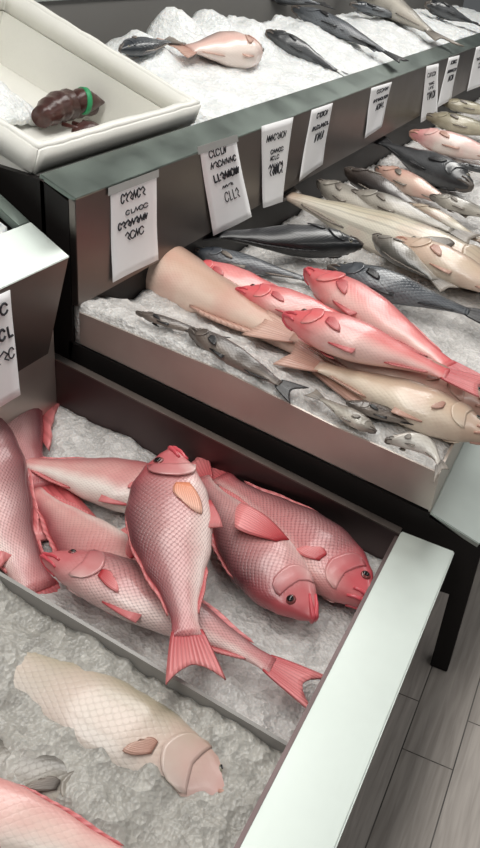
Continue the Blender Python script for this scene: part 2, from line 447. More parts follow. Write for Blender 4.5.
    # pectoral fins
    for side in (0, 1):
        bm = bmesh.new(); uvl = bm.loops.layers.uv.new('UVMap'); g = []
        zs = 1 if side == 0 else -1
        for i in range(7):
            t = i / 6; row = []
            for j in range(9):
                q = 2 * j / 8 - 1
                xx = SL * (ge + 0.015 + pec_x) + pec_len * L * (0.15 - 0.05 * q) * t * (1 - 0.12 * q * q)
                yy = pec_y * D + (0.012 + 0.030 * math.sin(math.pi * min(1, t * 0.62 + 0.1))) * q * D * (0.5 + 0.8 * pec_len) - 0.02 * L * t + pec_rise * L * t
                u = min(1, xx / SL); h = interp(P['wid'], u) * D * thick
                zz = zs * (h * max(0.2, 1 - (yy / (0.15 * D)) ** 2) ** 0.5 * 0.98 + 0.002 + pec_out * 0.10 * L * t * (1 if side == 0 else 0.1)) + 0.001 * (j % 2)
                row.append(deform(Vector((xx, yy, zz))))
            g.append(row)
        sheet(bm, g, 0.0028 * L / 0.5, uvl)
        link_mesh('pectoral_fin', bm, M[pec], root, True)
    # pelvic fin
    bm = bmesh.new(); uvl = bm.loops.layers.uv.new('UVMap'); g = []
    for i in range(5):
        t = i / 4; row = []
        for j in range(7):
            q = 2 * j / 6 - 1
            u = ge + 0.08 + 0.16 * t
            row.append(deform(Vector((u * SL, -interp(P['bot'], u) * D * 0.93 + (0.012 + 0.02 * t) * q * D - 0.012 * L * t, 0.02 * D + 0.01 * L * t + 0.001 * (j % 2)))))
        g.append(row)
    sheet(bm, g, 0.003 * L / 0.5, uvl); link_mesh('pelvic_fin', bm, M[fin], root, True)
    # eyes
    eu, ey, er = P['eye']; er *= D
    for zs in (1, -1):
        h = interp(P['top'], eu) * D; w = interp(P['wid'], eu) * D * thick
        zc = w * max(0.05, 1 - min(0.95, (ey * D / h)) ** 2) ** 0.45 * (1 if zs > 0 else 0.9)
        c = deform(Vector((eu * SL, ey * D, zs * zc)))
        tilt = Vector((-0.15, dorsal * 0.35, zs)).normalized()
        rot = Vector((0, 0, 1)).rotation_difference(tilt).to_matrix().to_4x4()
        bm = bmesh.new(); bmesh.ops.create_uvsphere(bm, u_segments=20, v_segments=12, radius=er, matrix=Matrix.Translation(c - tilt * er * 0.15) @ rot @ Matrix.Diagonal((1, 1, 0.5, 1)))
        e = link_mesh('eye', bm, M[eye], root, True)
        bm = bmesh.new(); bmesh.ops.create_uvsphere(bm, u_segments=16, v_segments=8, radius=er * 0.62, matrix=Matrix.Translation(c + tilt * er * 0.22) @ rot @ Matrix.Diagonal((1, 1, 0.45, 1)))
        link_mesh('pupil', bm, M['pupil'], e, True)
    # mouth: upper lip and lower jaw running back from the snout
    for nm, a0, drop in (('upper_lip', 0.10, 0.0), ('lower_jaw', -0.55, -0.004)):
        bm = bmesh.new(); pts = []
        for k in range(-7, 8):
            t = abs(k) / 7; u = 0.004 + 0.085 * t ** 1.3; a = a0 - 0.5 * t
            aa = a if k >= 0 else math.pi - a
            p = surf(u, aa, 0.0008); 
            pts.append(deform(p))
        add_tube(bm, pts, [0.0048 * D / 0.4 * (1 - 0.55 * abs(k) / 7) for k in range(-7, 8)], 8)
        link_mesh(nm, bm, M[lip], root, True)
    return root

# ------------------------------------------------------------------ setting
def structure(name, lo, hi, material):
    bm = bmesh.new(); add_box(bm, lo, hi); o = link_mesh(name, bm, material); o['kind'] = 'structure'; return o
structure('floor', (-3, -4, -0.06), (10, 2.15, 0.0), M['floor'])
structure('wall_back', (-3, 2.07, 0.0), (10, 2.15, 3.2), M['wall'])
bm = bmesh.new(); add_box(bm, (-3, 2.058, 1.318), (10, 2.0699, 1.324)); 
o = link_mesh('trim_1', bm, M['steel_rim']); o['kind'] = 'structure'
bm = bmesh.new(); add_box(bm, (3.70, 2.062, 1.324), (3.706, 2.0699, 3.2)); 
o = link_mesh('trim_2', bm, M['black']); o['kind'] = 'structure'

# ------------------------------------------------------------------ display counters
# counter A: the taller unit beyond; counter B: the lower unit in front
A0, A1 = 1.626, 8.6
B0, B1 = -0.5, 1.576
YF = 1.166            # front of the upper fascia
ra = empty('display_counter', Matrix.Translation((A0, 1.0, 0)))
tag(ra, 'taller steel fish counter beyond, with the row of price tags on its upper front', 'counter')
rb = empty('display_counter', Matrix.Translation((B1, 1.0, 0)))
tag(rb, 'lower steel fish counter in front, with the pale rim beside the red snappers', 'counter')

def part(root, name, bm, mat, bev=0.0, **kw):
    if bev: bevel_all(bm, bev)
    o = link_mesh(name, bm, mat, root); o.matrix_parent_inverse = root.matrix_world.inverted()
    for k, v in kw.items(): o[k] = v
    return o
bpy.context.view_layer.update()

def quad_slab(y0, z0, y1, z1, th, x0, x1, x0b=None):
    """slab whose top runs (y0,z0)->(y1,z1) along X"""
    bm = bmesh.new()
    d = Vector((0, y1 - y0, z1 - z0)).normalized(); nn = Vector((0, -d.z, d.y))
    if nn.z < 0: nn = -nn
    pts = [Vector((x0, y0, z0)), Vector((x0, y1, z1)), Vector((x0, y1, z1)) - nn * th, Vector((x0, y0, z0)) - nn * th]
    add_poly_prism(bm, pts, (x1 - x0, 0, 0)); return bm

# ---- counter A
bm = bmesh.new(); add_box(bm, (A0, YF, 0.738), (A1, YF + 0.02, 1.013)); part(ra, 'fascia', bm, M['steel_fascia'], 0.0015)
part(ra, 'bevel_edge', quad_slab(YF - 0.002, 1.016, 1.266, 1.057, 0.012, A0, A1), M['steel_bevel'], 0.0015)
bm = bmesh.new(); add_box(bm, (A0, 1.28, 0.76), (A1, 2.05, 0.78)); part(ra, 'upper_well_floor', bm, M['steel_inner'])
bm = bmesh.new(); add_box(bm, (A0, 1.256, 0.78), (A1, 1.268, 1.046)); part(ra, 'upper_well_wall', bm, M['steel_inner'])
bm = bmesh.new()
add_poly_prism(bm, [(A0, YF + 0.021, 0.62), (A0, YF + 0.021, 1.005), (A0, 1.266, 1.043), (A0, 2.05, 1.10), (A0, 2.05, 0.10), (A0, 1.30, 0.10)], (0.02, 0, 0))
part(ra, 'end_panel', bm, M['black'])
# low apron under the tray at the end and the aisle edge
bm = bmesh.new()
add_poly_prism(bm, [(A0, 0.066, 0.405), (A0, 0.185, 0.456), (A0, 1.20, 0.632), (A0, 1.20, 0.30), (A0, 0.30, 0.24), (A0, 0.066, 0.25)], (0.02, 0, 0))
part(ra, 'end_apron', bm, M['black'])
bm = bmesh.new(); add_box(bm, (A0 + 0.021, 0.066, 0.25), (A1, 0.084, 0.405)); part(ra, 'aisle_apron', bm, M['black'])
# raised pan holding ice: end plate, aisle wall, floor
bm = bmesh.new()
add_poly_prism(bm, [(A0 + 0.001, 0.19, 0.466), (A0 + 0.001, 0.19, 0.572), (A0 + 0.001, 0.46, 0.614), (A0 + 0.001, 0.72, 0.668), (A0 + 0.001, 1.165, 0.722), (A0 + 0.001, 1.165, 0.634)], (0.006, 0, 0))
part(ra, 'pan_end_plate', bm, M['steel_plate'])
bm = bmesh.new(); add_box(bm, (A0 + 0.0075, 0.19, 0.455), (A1, 0.196, 0.572)); part(ra, 'pan_aisle_plate', bm, M['steel_plate'])
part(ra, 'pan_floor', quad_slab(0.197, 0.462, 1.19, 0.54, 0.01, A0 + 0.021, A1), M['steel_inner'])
bm = bmesh.new(); add_box(bm, (A0 + 0.02, 1.19, 0.5), (A1, 1.20, 0.737)); part(ra, 'pan_back_shade', bm, M['black'])  # black sheet added to deepen the shade under the fascia
part(ra, 'aisle_rim', quad_slab(0.063, 0.420, 0.189, 0.462, 0.014, A0, A1), M['steel_rim'], 0.002)
for lx in (A0 + 0.001, 4.0, 6.5):
    for ly in (0.056, 1.85):
        bm = bmesh.new(); add_box(bm, (lx, ly, 0), (lx + 0.045, ly + 0.045, 0.42 if ly < 1 else 0.9)); part(ra, 'leg', bm, M['black'], 0.002)

# ---- counter B
bm = bmesh.new()
add_poly_prism(bm, [(B0, 1.153, 0.888), (B1, 1.153, 0.888), (1.478, 1.153, 0.668), (B0, 1.153, 0.668)], (0, 0.018, 0))
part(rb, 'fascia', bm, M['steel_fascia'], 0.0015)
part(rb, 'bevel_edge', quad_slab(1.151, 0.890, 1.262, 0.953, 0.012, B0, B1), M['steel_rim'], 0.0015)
part(rb, 'end_lip', quad_slab(1.262, 0.953, 2.03, 1.42, 0.02, B1 - 0.045, B1), M['steel_bevel'], 0.002)
bm = bmesh.new(); add_poly_prism(bm, [(B1 - 0.02, 1.172, 0.89), (B1 - 0.02, 1.262, 0.937), (B1 - 0.02, 2.03, 1.39), (B1 - 0.02, 2.03, 0.10), (B1 - 0.02, 1.30, 0.10), (B1 - 0.02, 1.25, 0.66)], (0.018, 0, 0))
part(rb, 'end_panel', bm, M['black'])
part(rb, 'upper_well_floor', quad_slab(1.27, 0.86, 2.03, 1.30, 0.012, B0, B1 - 0.021), M['steel_inner'])
# tray: rim along the aisle, end wall with a thin bright lip, back wall, floor
part(rb, 'aisle_rim', quad_slab(0.110, 0.416, 0.238, 0.424, 0.030, B0, B1), M['steel_rim'], 0.003)
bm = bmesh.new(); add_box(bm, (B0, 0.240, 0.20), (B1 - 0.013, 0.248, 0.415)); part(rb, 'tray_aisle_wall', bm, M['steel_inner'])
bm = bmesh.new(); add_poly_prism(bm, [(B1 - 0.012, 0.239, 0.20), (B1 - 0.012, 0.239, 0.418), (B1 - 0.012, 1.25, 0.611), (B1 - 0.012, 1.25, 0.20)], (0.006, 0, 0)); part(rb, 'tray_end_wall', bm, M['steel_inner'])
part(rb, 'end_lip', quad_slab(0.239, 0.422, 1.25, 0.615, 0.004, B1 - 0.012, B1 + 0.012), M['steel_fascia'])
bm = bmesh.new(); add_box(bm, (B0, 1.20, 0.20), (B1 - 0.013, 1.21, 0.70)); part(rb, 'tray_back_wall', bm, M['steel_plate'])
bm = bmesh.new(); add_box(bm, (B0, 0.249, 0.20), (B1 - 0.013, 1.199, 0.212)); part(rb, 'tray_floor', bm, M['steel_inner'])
bm = bmesh.new(); add_box(bm, (B0, 0.136, 0.22), (B1 - 0.03, 0.15, 0.38)); part(rb, 'aisle_apron', bm, M['black'])
for lx in (B0 + 0.05, B1 - 0.08):
    for ly in (0.17, 1.85):
        bm = bmesh.new(); add_box(bm, (lx, ly, 0), (lx + 0.045, ly + 0.045, 0.20 if ly < 1 else 0.9)); part(rb, 'leg', bm, M['black'], 0.002)

# divider across tray B
bm = bmesh.new(); add_poly_prism(bm, [(0.928, 0.252, 0.22), (0.928, 0.252, 0.384), (0.928, 1.195, 0.565), (0.928, 1.195, 0.22)], (0.008, 0, 0))
dv = link_mesh('tray_divider', bm, M['acrylic']); tag(dv, 'thin grey plastic divider standing across the lower tray in front of the snappers', 'divider')

# ------------------------------------------------------------------ ice
def ice_field(name, x0, x1, y0, y1, base, step, amp, mat, label, zbot, chunk=0.035, seed=0.0):
    nx = max(2, int((x1 - x0) / step)); ny = max(2, int((y1 - y0) / step))
    bm = bmesh.new(); V = []
    for i in range(nx + 1):
        row = []
        for j in range(ny + 1):
            X = x0 + (x1 - x0) * i / nx; Y = y0 + (y1 - y0) * j / ny
            p = Vector((X + seed, Y, 0))
            d = noise.voronoi(p / chunk)[0][0]
            zz = base(X, Y) + amp * (0.7 * noise.fractal(p * 9, 0.8, 2.0, 4) + 0.9 * (0.45 - d))
            ed = min((X - x0), (x1 - X), (Y - y0), (y1 - Y)) / 0.03
            row.append(bm.verts.new((X, Y, zz)))
        V.append(row)
    for i in range(nx):
        for j in range(ny): bm.faces.new((V[i][j], V[i + 1][j], V[i + 1][j + 1], V[i][j + 1]))
    # skirt down to zbot
    loop = [V[i][0] for i in range(nx + 1)] + [V[nx][j] for j in range(1, ny + 1)] + [V[i][ny] for i in range(nx - 1, -1, -1)] + [V[0][j] for j in range(ny - 1, 0, -1)]
    low = [bm.verts.new((v.co.x, v.co.y, zbot(v.co.y) if callable(zbot) else zbot)) for v in loop]
    n = len(loop)
    for i in range(n): bm.faces.new((loop[i], loop[(i + 1) % n], low[(i + 1) % n], low[i]))
    bm.faces.new(low)
    o = link_mesh(name, bm, mat, None, True); tag(o, label, 'ice', kind='stuff'); return o

ZB = lambda Y: 0.335 + 0.10 * (Y - 0.3)                    # snapper tray ice
ZA = lambda Y: 0.560 + 0.10 * (Y - 0.18)                   # counter A pan ice
ZN = lambda Y: 0.368 + 0.19 * (Y - 0.252)                  # near section of tray B
ZT = lambda Y: 1.05 + 0.27 * (Y - 1.27)
ice_field('ice_bed', 0.938, B1 - 0.014, 0.25, 1.198, lambda X, Y: ZB(Y) + 0.03 * max(0, 1 - (1.5 - X) / 0.15) * max(0, min(1, (Y - 0.8) / 0.2)), 0.011, 0.012, M['ice_tray_shaded'], 'crushed ice under the red snappers in the lower tray', 0.214, seed=3.1)
ice_field('ice_bed', B0 + 0.3, 0.926, 0.25, 1.198, lambda X, Y: ZN(Y) - 0.003, 0.010, 0.020, M['ice_grey'], 'grey wet ice over half buried fish in front of the divider', 0.214, seed=9.7)
def ice_a(X, Y):
    sm = lambda a, b, v: (lambda t: t * t * (3 - 2 * t))(max(0, min(1, (v - a) / (b - a))))
    z = ZA(Y) - 0.005 - 0.06 * sm(0.93, 1.12, Y) * sm(2.2, 2.5, X)
    return z + (0.02 * sm(0.2, 0.4, Y) + 0.065 * sm(0.45, 0.8, Y)) * (1 - sm(1.66, 1.95, X))
ice_field('ice_bed', A0 + 0.010, A1 - 0.05, 0.197, 1.186, ice_a, 0.018, 0.016, M['ice_tray_shaded'], 'crushed ice between mixed fish in the middle tray', lambda Y: 0.474 + 0.08 * (Y - 0.197), seed=5.5)
def zt(X, Y):
    z = ZT(Y)
    g = lambda a, b, r, h: h * math.exp(-((X - a) ** 2 + (Y - b) ** 2) / (r * r))
    z += g(2.86, 1.74, 0.10, 0.09) + g(3.20, 1.78, 0.11, 0.15) + g(3.5, 1.78, 0.15, 0.11) + g(3.85, 1.78, 0.2, 0.07) + g(4.4, 1.75, 0.25, 0.04) - 0.03 * min(1, max(0, (Y - 1.7) / .1))
    if X > 6.5: z -= min(0.05, 0.05 * (X - 6.5))
    return z
ice_field('ice_bed', 2.56, A1 - 0.05, 1.272, 1.86, zt, 0.022, 0.020, M['ice'], 'white crushed ice heaped on the upper shelf behind the foam box', 0.782, chunk=0.06, seed=1.3)
ice_field('ice_bed', B0 + 0.3, B1 - 0.06, 1.285, 1.95, lambda X, Y: 0.945 + 0.55 * (Y - 1.285), 0.025, 0.014, M['ice'], 'white ice on the upper shelf of the lower counter', lambda Y: 0.872 + 0.578 * (Y - 1.27), seed=2.2)

# ------------------------------------------------------------------ foam box on the upper shelf
BS = 0.36
bx0, bx1, by0, byl = 1.637, 2.475, 1.272, 0.80
ang = math.atan(BS)
box_m = Matrix.Translation((bx0, by0, 1.112)) @ Matrix.Rotation(ang, 4, 'X')
rbx = empty('foam_box', box_m); tag(rbx, 'big open white foam box tilted on the upper shelf, holding a dark lobster', 'box')
def ring_wall(bm, w, l, t, z0, z1, x=0, y=0, taper=0.0):
    """open rectangular tube"""
    def rect(i, z):
        k = taper * (1 if z == z0 else 0)
        return [(x + i + k, y + i + k, z), (x + w - i - k, y + i + k, z), (x + w - i - k, y + l - i - k, z), (x + i + k, y + l - i - k, z)]
    a = [bm.verts.new(p) for p in rect(0, z0)]; b = [bm.verts.new(p) for p in rect(0, z1)]
    c = [bm.verts.new(p) for p in rect(t, z1)]; d = [bm.verts.new(p) for p in rect(t, z0)]
    for q, r in ((a, b), (b, c), (c, d), (d, a)):
        for i in range(4): bm.faces.new((q[i], q[(i + 1) % 4], r[(i + 1) % 4], r[i]))
BW, BL, BD = bx1 - bx0, byl, 0.24
bm = bmesh.new(); ring_wall(bm, BW - 0.02, BL - 0.02, 0.022, -0.24, -0.0755, 0.01, 0.01, 0.0); link_mesh('wall', bm, M['box'], rbx)
bm = bmesh.new(); add_box(bm, (0.011, 0.011, -0.254), (BW - 0.011, BL - 0.011, -0.2405)); link_mesh('bottom', bm, M['box'], rbx)
bm = bmesh.new(); ring_wall(bm, BW, BL, 0.034, -0.075, 0.0)
bmesh.ops.subdivide_edges(bm, edges=[e for e in bm.edges if e.calc_length() > 0.3], cuts=24, use_grid_fill=True)
for v in bm.verts:
    if v.co.z > -0.01: v.co.z += 0.005 * noise.noise(Vector((v.co.x * 16, v.co.y * 16, 0)))
bevel_all(bm, 0.007, 3)
link_mesh('rim', bm, M['box'], rbx, True)
# patch of ice inside the box
bm = bmesh.new(); g = []
for i in range(30):
    row = []
    for j in range(22):
        X = 0.30 + 0.30 * i / 29; Y = 0.38 + 0.36 * j / 21
        row.append(Vector((X, Y, -0.226 + 0.06 * max(0, 1 - ((X - .43) / .2) ** 2 - ((Y - .58) / .25) ** 2) + 0.012 * noise.fractal(Vector((X * 22, Y * 22, 4)), .8, 2, 3))))
    g.append(row)
sheet(bm, g, 0.02, None, Vector((0, 0, 1)))
o = link_mesh('ice_patch', bm, M['ice'], None, True); o.matrix_world = box_m; tag(o, 'small heap of ice inside the white foam box', 'ice', kind='stuff')

# lobster lying in the box, banded claw towards the front
def lump(bm, pts, rads, seg=14): add_tube(bm, pts, rads, seg)
lob_m = box_m @ Matrix.Translation((0.665, 0.33, -0.238)) @ Matrix.Rotation(math.radians(-8), 4, 'Z') @ Matrix.Scale(0.92, 4)
lob = empty('lobster', lob_m); tag(lob, 'dark reddish brown lobster with green banded claw lying inside the white foam box', 'shellfish')
bm = bmesh.new()
n_ = 16
add_tube(bm, [(-0.16 + 0.30 * k / n_, 0.045 * math.sin(k / n_ * 2.4), 0.052 + 0.012 * math.sin(k * math.pi / n_)) for k in range(n_ + 1)],
         [0.050 * (0.35 + 0.75 * math.sin(math.pi * (0.12 + 0.82 * k / n_)) ** 0.8) * (1 - 0.06 * (k % 3)) for k in range(n_ + 1)], 16)
link_mesh('carapace', bm, M['claw'], lob, True)
for sgn, name in ((1, 'claw'), (-1, 'claw')):
    bm = bmesh.new()
    ox = 0.02 if sgn > 0 else -0.06
    P0 = Vector((ox - 0.02, 0.06 * sgn - 0.02, 0.085 if sgn > 0 else 0.04)); dirv = Vector((0.9, -0.25 if sgn > 0 else -0.4, 0.02)).normalized()
    pts = [P0 + dirv * 0.15 * k / 12 for k in range(13)]
    rr = [0.014, 0.022, 0.033, 0.040, 0.043, 0.043, 0.041, 0.037, 0.031, 0.025, 0.018, 0.011, 0.004]
    add_tube(bm, pts, rr, 16)
    o = link_mesh(name, bm, M['claw'], lob, True)
    if sgn > 0:
        bm = bmesh.new(); q = P0 + dirv * 0.062
        for k in range(1):
            c = [q + dirv * d_ for d_ in (-0.010, -0.009, 0.009, 0.010)]
            add_tube(bm, c, [0.0435, 0.0462, 0.0462, 0.0435], 24)
        b_ = link_mesh('rubber_band', bm, M['band'], o, True); b_['label'] = 'green rubber band'
for k in range(6):
    bm = bmesh.new(); s = 1 if k % 2 else -1; xx = -0.08 + 0.05 * (k // 2)
    add_tube(bm, [(xx, 0.03 * s, 0.04), (xx + 0.01, 0.085 * s, 0.055), (xx + 0.03, 0.125 * s, 0.012)], [0.008, 0.007, 0.003], 8)
    link_mesh('leg', bm, M['claw'], lob, True)

# ------------------------------------------------------------------ price tags
def price_tag(quad, Y, label, lines, curl, seed, tape=True, group='handwritten price tags on the steel front'):
    """quad: TL,TR,BR,BL as (X,Z); lines: (s0,s1,t,height,weight)"""
    rnd = random.Random(seed)
    TL, TR, BR, BL = [Vector((q[0], 0, q[1])) for q in quad]
    def P(s, t, off=0.0):
        a = TL.lerp(TR, s); b = BL.lerp(BR, s); p = a.lerp(b, t)
        p.y = Y - 0.0015 - curl * t * t * (0.6 + 0.4 * s) - 0.0025 * math.sin(3 * s + 4 * t + seed) ** 2 * t - off
        return p
    bm = bmesh.new(); g = [[P(j / 8, i / 12) for j in range(9)] for i in range(13)]
    sheet(bm, g, 0.0008)
    for v in bm.verts: pass
    root = link_mesh('price_tag', bm, M['paper'], None, True); tag(root, label, 'price tag', group)
    # handwriting: short marker strokes along each written line
    for (s0, s1, t, h, w) in lines:
        bm = bmesh.new()
        s = s0
        while s < s1 - 0.02:
            wd = rnd.uniform(0.07, 0.12)
            shape = rnd.choice(('loop', 'zig', 'bar', 'arc', 'zig', 'loop'))
            pts = []
            if shape == 'loop': pts = [(s + wd * (0.5 + 0.45 * math.cos(q)), t + h * (0.5 * math.sin(q))) for q in [0.4 + 5.4 * k / 9 for k in range(10)]]
            elif shape == 'zig': pts = [(s, t + h * .5), (s + wd * .35, t - h * .5), (s + wd * .6, t + h * .4), (s + wd, t - h * .4)]
            elif shape == 'bar': pts = [(s + wd * .3, t - h * .5), (s + wd * .35, t), (s + wd * .4, t + h * .5), (s + wd * .9, t + h * .45)]
            else: pts = [(s, t - h * .2), (s + wd * .5, t - h * .5), (s + wd * .9, t - h * .1), (s + wd * .5, t + h * .2), (s + wd * .95, t + h * .5)]
            fine = []
            for (a, b) in zip(pts, pts[1:]):
                for q in range(3): fine.append((a[0] + (b[0] - a[0]) * q / 3, a[1] + (b[1] - a[1]) * q / 3))
            fine.append(pts[-1])
            add_tube(bm, [P(min(.98, max(.02, a)), b, 0.0009) for a, b in fine], 0.0021 * w, 6)
            s += wd * 0.95
        link_mesh('handwritten_line', bm, M['ink'], root)
    if tape:
        bm = bmesh.new(); sheet(bm, [[P(-0.06 + 1.1 * j / 6, -0.045 + 0.085 * i / 2, 0.0022) for j in range(7)] for i in range(3)], 0.0004)
        link_mesh('tape', bm, M['tape'], root)
    return root
G4 = [(.2, .66, .13, .10, 1.0), (.3, .72, .30, .05, .8), (.14, .74, .42, .075, 1.2), (.28, .66, .56, .09, 1.0)]
G5 = [(.2, .62, .08, .08, 1.0), (.2, .85, .21, .07, 1.0), (.2, .92, .36, .085, 1.5), (.40, .7, .49, .03, .9), (.42, .8, .62, .12, .9)]
G3 = [(.15, .75, .17, .08, .8), (.3, .7, .34, .05, .9), (.3, .65, .42, .05, .8), (.25, .8, .56, .14, 1.2)]
GS = [(.3, .8, .12, .08, .9), (.2, .9, .3, .06, 1.3), (.4, .8, .46, .13, .9)]
TY = YF
price_tag([(1.776, 1.002), (2.005, 1.000), (2.012, .752), (1.775, .757)], TY, 'wide price tag hanging lowest left on the tall counter front, nearest its end', G4, 0.006, 1)
price_tag([(2.258, 1.020), (2.508, 1.014), (2.66, .722), (2.37, .728)], TY, 'price tag with five written lines hanging slanted, second from the end of the tall counter', G5, 0.012, 2)
price_tag([(2.710, 1.022), (3.00, 1.012), (2.94, .712), (2.765, .728)], TY, 'crumpled price tag narrowing to its foot, third from the end of the tall counter', G3, 0.014, 3, False)
price_tag([(3.187, 1.012), (3.43, 1.008), (3.365, .772), (3.115, .752)], TY, 'price tag with bold middle line, fourth from the end of the tall counter', GS, 0.008, 4, False)
price_tag([(3.95, 1.008), (4.29, .999), (4.19, .802), (3.94, .785)], TY, 'short price tag with pointed lower left corner, fifth from the end of the tall counter', GS, 0.010, 5, False)
price_tag([(4.96, 1.01), (5.25, 1.00), (5.42, .70), (5.03, .70)], TY, 'narrow price tag hanging below the front edge, sixth along the tall counter', G3, 0.010, 6, False)
price_tag([(5.50, 1.01), (5.81, 1.00), (5.76, .735), (5.40, .735)], TY, 'narrow price tag close beside its lower hanging neighbour, seventh along the tall counter', GS, 0.008, 7, False)
price_tag([(6.32, 1.01), (6.84, 1.00), (6.84, .71), (6.27, .73)], TY, 'price tag at the right picture edge, farthest along the tall counter', GS, 0.008, 8, False)
price_tag([(1.09, .882), (1.352, .878), (1.352, .615), (1.09, .62)], 1.152, 'price tag on the lower counter front, cut by the left picture edge', [(.3, .95, .14, .10, 1.3), (.3, .98, .36, .10, 1.5), (.5, .95, .56, .10, .9)], 0.008, 9, False, None)

# ------------------------------------------------------------------ the fish
def at(zf, px, py, h, s):                                # point at height h over a tray's ice
    return on_plane(px, py, zf(0) + h, 0, s)
fb = lambda px, py, h: at(ZB, px, py, h, 0.10)
fa = lambda px, py, h: at(ZA, px, py, h, 0.10)
fn = lambda px, py, h: at(ZN, px, py, h, 0.19)
ft = lambda px, py, h: at(ZT, px, py, h, 0.27)
NB = Vector((0, -0.10, 1)); NA = Vector((-0.1, -0.12, 1)); NN = Vector((0, -0.19, 1)); NTp = Vector((0, -0.27, 1))
GS_ = 'red snappers in the lower tray'
S = lambda label, h, t, **kw: fish('red_snapper', label, 'fish', GS_, h, t, kw.pop('skin', 'snapper'), **kw)
S('whole red snapper lying head up on top of the pile, pointing away from the aisle', fb(171, 449, .20), fb(196, 682, .115), dorsal=-1, depth=1.24, thick=.75, arch=-.03, nrm=NB + Vector((-.35, -.1, 0)), pec='fin_orange', pec_out=0.02, pec_len=.8, bend=-.015, open_gill=.3, dors_h=.1, tail_spread=.32)
S('red snapper with clear dark eye and raised red fin, head toward the pale rim', fb(314, 620, .06), fb(182, 455, .06), dorsal=1, depth=1.1, nrm=NB + Vector((-.15, 0, 0)), pec='fin_pec', pec_out=.5, pec_len=1.2, pec_rise=.12, pec_y=-.075, pec_x=.12)
S('dusky backed red snapper farthest back, its red snout touching the pale rim', fb(373, 605, .06), fb(195, 455, .05), skin='snapper_dark', dorsal=-1, depth=1.15, nrm=NB + Vector((-.2, 0, 0)))
S('red snapper lowest in the pile, head left and red tail toward the rim', fb(42, 556, .07), fb(322, 696, .05), skin='snapper', dorsal=1, depth=.86, nrm=NB, bend=.03, tail_spread=.5)
S('pale bellied red snapper under the head of the topmost one, tail to the left', fb(200, 506, .05), fb(-20, 452, .05), skin='snapper_pale', dorsal=-1, depth=1.2, nrm=NB)
S('large red snapper at the left picture edge, tail pointing down to the divider', fb(-90, 385, .11), fb(72, 645, -.03), skin='snapper', dorsal=1, depth=1.28, nrm=NB, tail_spread=.2, dors_h=.1)
S('red snapper at the upper left corner of the tray under the price tag', fb(-85, 255, .06), fb(58, 570, .02), skin='snapper', dorsal=1, depth=1.45, nrm=NB, pec_len=.3, tail_spread=.3)
S('pale red snapper half hidden in the middle of the pile', fb(165, 610, .03), fb(10, 470, .03), skin='snapper_pale', dorsal=1, depth=1.15, nrm=NB)

# near section, half buried in ice
fish('golden_grey_fish', 'pale grey fish with golden back half buried in ice before the divider', 'fish', None, fn(250, 810, -.040), fn(-130, 585, -.032), 'golden', 'fin_grey', 'bass', -1, 1.0, NN, pec='fin_tan', eye='eye_grey', lip='lip_tan', thick=.9, pec_len=.3)
fish('dark_scaled_fish', 'dark scaled fish partly under ice at the left picture edge', 'fish', None, fn(130, 815, -.035), fn(-180, 700, -.02), 'silver', 'fin_grey', 'bass', -1, .85, NN, pec='fin_grey', eye='eye_grey', lip='lip_grey')
fish('pink_fish', 'pale pink fish at the bottom left corner of the picture', 'fish', None, fn(-120, 775, .03), fn(200, 890, .01), 'pinkwhite', 'fin_red', 'bass', 1, 1.0, NN)

# middle tray
gA = 'mixed fish in the middle tray'
def FA(name, label, h, t, skin, fin, prof='bass', dorsal=1, depth=1.0, nrm=NA, **kw):
    grey = fin != 'fin_red'
    kw.setdefault('pec', fin if grey else 'fin_red'); kw.setdefault('eye', 'eye_grey' if grey else 'eye'); kw.setdefault('lip', ('lip_tan' if fin == 'fin_tan' else 'lip_grey') if grey else 'lip')
    kw.setdefault('pec_len', .5); kw.setdefault('pec_out', .03)
    return fish(name, label, 'fish', gA, h, t, skin, fin, prof, dorsal, depth, nrm, **kw)
FA('tan_fish', 'long smooth tan pink fish coming out from under the wide price tag', fa(40, 208, -.01), fa(400, 398, .035), 'tan', 'fin_tan', 'long', 1, 1.0, tail_spread=.4, pec_len=.25)
FA('tan_fish', 'tan pink fish just below the red fish, blunt end toward the aisle', fa(496, 412, .05), fa(255, 322, .05), 'tan', 'fin_tan', 'bass', -1, 1.15, pec_len=.25)
FA('beige_fish', 'beige fish lowest at the aisle corner of the middle tray', fa(492, 438, .045), fa(285, 352, .05), 'tan2', 'fin_tan', 'bass', -1, 1.2, pec_len=.25)
FA('red_fish', 'bright red fish with pointed snout, upper one of the two long red fish', fa(306, 271, .08), fa(486, 390, .08), 'snapper_red', 'fin_red', 'bass', 1, .95, tail_spread=.35)
FA('red_fish', 'red fish lying on the tan fish, lower one of the two long red fish', fa(284, 316, .12), fa(484, 388, .13), 'snapper_red', 'fin_red', 'bass', 1, 1.2, tail_spread=.3)
FA('red_fish', 'red fish head partly covered beside the long tan fish, left of the red group', fa(182, 266, .05), fa(330, 310, .05), 'snapper_red', 'fin_red', 'snapper', 1, 1.0)
FA('red_fish', 'red fish with pale cheek between the covered red head and long red fish', fa(236, 290, .07), fa(400, 340, .06), 'snapper_red', 'fin_red', 'snapper', 1, 1.0)
FA('black_fish', 'black fish under the second and third price tags', fa(362, 246, .07), fa(185, 232, .05), 'black_fish', 'fin_black', 'bass', 1, 1.1)
FA('dark_scaled_fish', 'dark grey scaled fish just above the long red fish', fa(328, 268, .06), fa(500, 322, .06), 'sea_bass', 'fin_black', 'bass', 1, 1.1)
FA('dark_scaled_fish', 'grey scaled fish under the red fish, half covered by ice', fa(190, 250, .02), fa(330, 285, .02), 'sea_bass', 'fin_grey', 'bass', 1, .8)
FA('striped_fish', 'long pale striped fish reaching out from under the fourth price tag', fa(510, 286, .05), fa(250, 180, .04), 'striped', 'fin_grey', 'long', -1, 1.2)
